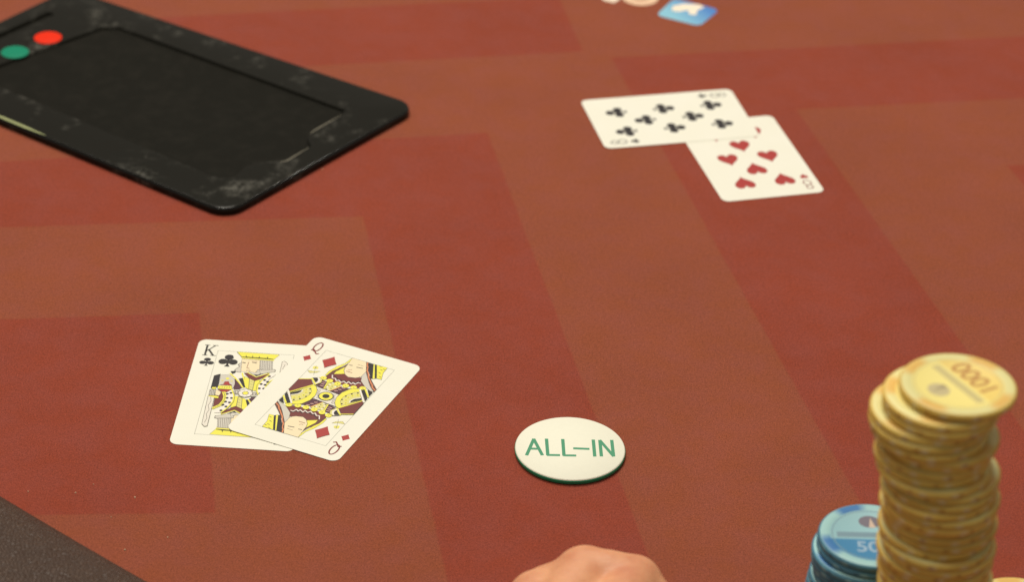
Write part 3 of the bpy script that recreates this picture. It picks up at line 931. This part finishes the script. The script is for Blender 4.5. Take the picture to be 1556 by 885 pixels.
def text_polys(body, size, bold=0.0):
    """outlines of the built-in font as triangles, centred"""
    cu = bpy.data.curves.new('lettering', 'FONT'); cu.body = body; cu.size = size; cu.offset = bold
    cu.align_x = 'CENTER'; cu.align_y = 'CENTER'
    o = bpy.data.objects.new('lettering', cu); COL.objects.link(o)
    me = o.evaluated_get(bpy.context.evaluated_depsgraph_get()).to_mesh()
    polys = [[(me.vertices[i].co.x, me.vertices[i].co.y) for i in p.vertices] for p in me.polygons]
    polys = [p if sum(p[i - 1][0] * p[i][1] - p[i][0] * p[i - 1][1] for i in range(len(p))) > 0 else p[::-1] for p in polys]
    o.evaluated_get(bpy.context.evaluated_depsgraph_get()).to_mesh_clear()
    bpy.data.objects.remove(o); bpy.data.curves.remove(cu)
    return polys


def chip_face(o, number, ink_bar, ink_emblem, ink_emblem2, ink_num, size):
    z = CT - 0.011
    sh = [(ink_bar, [[(-1.4, -0.17), (1.4, -0.17), (1.4, 0.17), (-1.4, 0.17)]])]
    print_mesh('bar_print', sh, o, z)
    sh = [(ink_emblem, [disc((0, 0.88), 0.40, 20, 1.1)]), (ink_emblem2, [[(-0.05, 0.5), (0.22, 0.5), (0.05, 1.15)]])]
    print_mesh('emblem_print', sh, o, z)
    polys = [[(x, y - 0.82) for x, y in p] for p in text_polys(number, size, 0.02)]
    print_mesh('number_print', [(ink_num, polys)], o, z)
    edge = stroke(disc((0, 0), CR * 0.74, 40), 0.04, True)
    print_mesh('ring_print', [(ink_bar, edge)], o, z)


random.seed(7)
GX = GOLD_XY
for i, (x, y) in enumerate(GX):
    z = CT * (len(GX) - 1 - i)
    if i == 0: lab = 'top gold chip of the tall stack beside the blue chips'
    else: lab = ORD[i] + ' gold chip from the top of the tall gold stack'
    o = chip(gold_mesh, x, y, z, random.uniform(0, 6.28), lab, 'gold chips in the tall stack')
    if i == 0:
        o.rotation_euler = (0, math.radians(1.2), 2.1)
        o.location.z += 0.0005
        chip_face(o, '1000', plain('olive_bar_ink', srgb(200, 186, 124), 0.4), plain('grey_emblem_ink', srgb(192, 178, 132), 0.4), plain('grey_emblem_ink_b', srgb(160, 146, 108), 0.4), plain('brown_number_ink', srgb(184, 134, 68), 0.4), 1.1)

BX = [(14.78, -17.2), (14.76, -17.2), (14.58, -17.26), (14.6, -17.2), (14.66, -17.15)] + [(14.62 + random.uniform(-.12, .12), -17.2 + random.uniform(-.1, .1)) for _ in range(13)]
for i, (x, y) in enumerate(BX):
    lab = 'top blue chip of the stack left of the gold tower' if i == 0 else ORD[i] + ' blue chip from the top of the blue stack'
    o = chip(blue_mesh, x, y, CT * (17 - i), random.uniform(0, 6.28), lab, 'blue chips in the stack')
    if i == 0:
        o.rotation_euler = (0, 0, 0.02)
        chip_face(o, '500', plain('slate_bar_ink', srgb(112, 142, 156), 0.4), plain('brown_emblem_ink', srgb(110, 104, 116), 0.4), plain('tan_emblem_ink', srgb(200, 176, 156), 0.4), plain('pale_number_ink', srgb(142, 172, 194), 0.4), 0.95)

SX = [(21.0, -17.83)] + [(21.0 + random.uniform(-.12, .12), -17.83 + random.uniform(-.1, .1)) for _ in range(8)]
for i, (x, y) in enumerate(SX):
    lab = 'top gold chip of the short stack in the bottom right corner' if i == 0 else ORD[i] + ' gold chip from the top of the short corner stack'
    chip(gold_mesh, x, y, CT * (8 - i), random.uniform(0, 6.28), lab, 'gold chips in the short stack')

# ------------------------------------------------------------------ logos printed on the far felt
def logo_ink(name, a, b):
    t = NT(name)
    sep = t.node('ShaderNodeSeparateXYZ'); t.link(t.obj(), sep.inputs[0])
    t.base(t.mix(t.ramp(t.math('ADD', sep.outputs[0], t.math('MULTIPLY', sep.outputs[1], 0.6)), -0.012, 0.016), a, b))
    t.rough(0.7)
    return t.m


tile = [(-1.9, -0.6), (0.65, -1.85), (1.95, 0.5), (-0.75, 1.85)]
lx, ly = 9.85, 42.45
lt = print_mesh('square_logo', [(logo_ink('blue_logo_print', srgb(132, 190, 212), srgb(70, 126, 196)), [rounded(tile, 0.45, 6)])], table, 0.004, loc=(lx, ly, 0))
lt['label'] = 'blue square logo with a cream mark printed on the felt'
print_mesh('logo_mark', [(plain('cream_logo_print', srgb(240, 226, 204), 0.7), [[(-0.95, 0.15), (-0.85, 0.75), (-0.2, 1.12), (0.75, 1.1), (1.05, 0.75), (0.6, 0.3), (0.5, -0.35), (0.1, -0.3), (0.05, 0.3), (-0.55, 0.0)]])], lt, 0.009)
ring = print_mesh('round_logo', [(plain('beige_logo_print', srgb(226, 190, 158), 0.7), [disc((0, 0), 1.1, 28)])], table, 0.004, loc=(7.05, 44.22, 0))
ring['label'] = 'beige round logo printed on the felt beside the blue one'
print_mesh('logo_mark', [(plain('rust_logo_print', srgb(196, 150, 120), 0.7), [disc((0, 0.15), 0.62, 20)])], ring, 0.009)
wl = print_mesh('slanted_logo', [(plain('white_logo_print', srgb(232, 212, 190), 0.7), [[(4.85, 43.6), (5.45, 43.33), (5.75, 43.7), (5.9, 44.9), (4.3, 45.2)]])], table, 0.004)
wl['label'] = 'cream logo printed on the felt at the top edge of the picture'

# ------------------------------------------------------------------ lint on the felt
lint_m = plain('lint_fluff', srgb(206, 178, 146), 0.9)
for k, (x, y, s) in enumerate(LINT):
    pts = [(s * (1 + .4 * math.sin(q * 2.1 + k)) * math.cos(q * 1.047), 0.7 * s * (1 + .4 * math.cos(q * 3 + k)) * math.sin(q * 1.047)) for q in range(6)]
    vs = [(px, py, 0.0) for px, py in pts] + [(px * .6, py * .6, s * 0.9) for px, py in pts]
    fs = [tuple(range(5, -1, -1)), tuple(range(6, 12))] + [(q, (q + 1) % 6, 6 + (q + 1) % 6, 6 + q) for q in range(6)]
    o = mesh_obj('lint_speck', vs, fs, lint_m, loc=(x, y, 0.002), rotz=k)
    tag(o, LINT_LABEL[k], 'lint speck', 'specks of lint on the felt')

# ------------------------------------------------------------------ the player's hand
def skin_material():
    t = NT('skin')
    n1 = t.noise(70.0, 4.0); n2 = t.noise(900.0, 3.0)
    t.base(t.mix(t.ramp(n1, 0.35, 0.7), srgb(226, 164, 122), srgb(204, 132, 96)))
    t.rough(0.5)
    t.b.inputs['Subsurface Weight'].default_value = 0.12
    t.b.inputs['Subsurface Radius'].default_value = (0.01, 0.004, 0.002)
    t.b.inputs['Subsurface Scale'].default_value = 0.3
    wr = t.node('ShaderNodeMapping'); wr.inputs['Scale'].default_value = (60, 420, 160); t.link(t.obj(), wr.inputs['Vector'])
    fold = t.noise(1.0, 3.0, 0.6, vec=wr.outputs[0])
    t.bump(t.math('ADD', t.math('MULTIPLY', n2, 0.5), fold), 0.5, 0.0007)
    return t.m


def hand():
    bm = bmesh.new()

    def ball(p, r):
        bmesh.ops.create_icosphere(bm, subdivisions=3, radius=r * CM, matrix=Matrix.Translation(Vector(p) * CM))

    def limb(*joints):
        for (p, r), (q, s) in zip(joints, joints[1:]):
            p, q = Vector(p), Vector(q)
            k = max(2, int((q - p).length / (0.3 * min(r, s))))
            for i in range(k + 1):
                u = i / k; ball(p.lerp(q, u), r * (1 - u) + s * u)
    ox, oy, oz = HAND
    J = lambda x, y, z, r: ((x + ox, y + oy, z + oz), r)
    wrist = J(0.9, -11.5, 3.7, 2.1)
    for mcp in (J(-1.3, -4.4, 3.7, 1.25), J(0.9, -4.2, 3.9, 1.25), J(2.9, -4.9, 3.4, 1.15), J(4.5, -6.0, 2.8, 1.0)):
        limb(((wrist[0][0] + (mcp[0][0] - wrist[0][0]) * .35, wrist[0][1] + 1.2, wrist[0][2]), 1.55), mcp)
    limb(wrist, J(1.0, -13.5, 3.9, 2.2), J(1.8, -24.0, 5.4, 3.0), J(2.6, -34.0, 6.8, 3.6))
    # fingers curl down on to the felt: knuckle, middle joint, end joint, tip
    limb(J(-1.3, -4.4, 3.7, 1.3), J(0.0, -0.8, 3.5, 1.38), J(0.2, 0.15, 1.7, 0.95), J(0.1, -1.0, 0.87, 0.78))
    limb(J(0.9, -4.2, 3.9, 1.25), J(1.95, -0.95, 3.42, 1.24), J(2.35, -0.2, 1.5, 0.9), J(2.2, -1.3, 0.82, 0.75))
    limb(J(0.0, -0.9, 3.66, 1.22), J(0.9, -0.95, 3.7, 1.16), J(1.85, -1.05, 3.5, 1.2))
    limb(J(-1.5, -1.2, 3.0, 1.15), J(0.0, -1.0, 3.45, 1.25))
    limb(J(2.0, -1.2, 3.3, 1.2), J(3.2, -1.8, 2.5, 1.1))
    limb(J(2.9, -4.9, 3.4, 1.15), J(4.2, -2.6, 2.3, 0.95), J(4.4, -1.8, 1.15, 0.8), J(4.1, -2.8, 0.76, 0.7))
    limb(J(4.5, -6.0, 2.8, 1.0), J(5.8, -4.3, 1.9, 0.8), J(5.9, -3.7, 0.95, 0.7), J(5.6, -4.5, 0.68, 0.62))
    # thumb leaves the side of the palm and lies along the index finger
    limb(J(-0.6, -9.3, 3.2, 1.6), J(-2.8, -5.2, 3.2, 1.4), J(-1.9, -1.8, 3.1, 1.25), J(-1.0, -0.4, 2.3, 1.05))
    me = bpy.data.meshes.new('hand'); bm.to_mesh(me); bm.free()
    o = bpy.data.objects.new('hand', me); COL.objects.link(o)
    md = o.modifiers.new('blend', 'REMESH'); md.mode = 'VOXEL'; md.voxel_size = 0.0011
    sm = o.modifiers.new('soften', 'SMOOTH'); sm.factor = 0.6; sm.iterations = 22
    dg = bpy.context.evaluated_depsgraph_get()
    solid = bpy.data.meshes.new_from_object(o.evaluated_get(dg))
    o.modifiers.clear(); o.data = solid
    solid.polygons.foreach_set('use_smooth', [True] * len(solid.polygons))
    solid.materials.clear(); solid.materials.append(skin_material())
    tag(o, 'bare curled hand of a person resting on the felt below the ALL-IN button', 'hand')


hand()
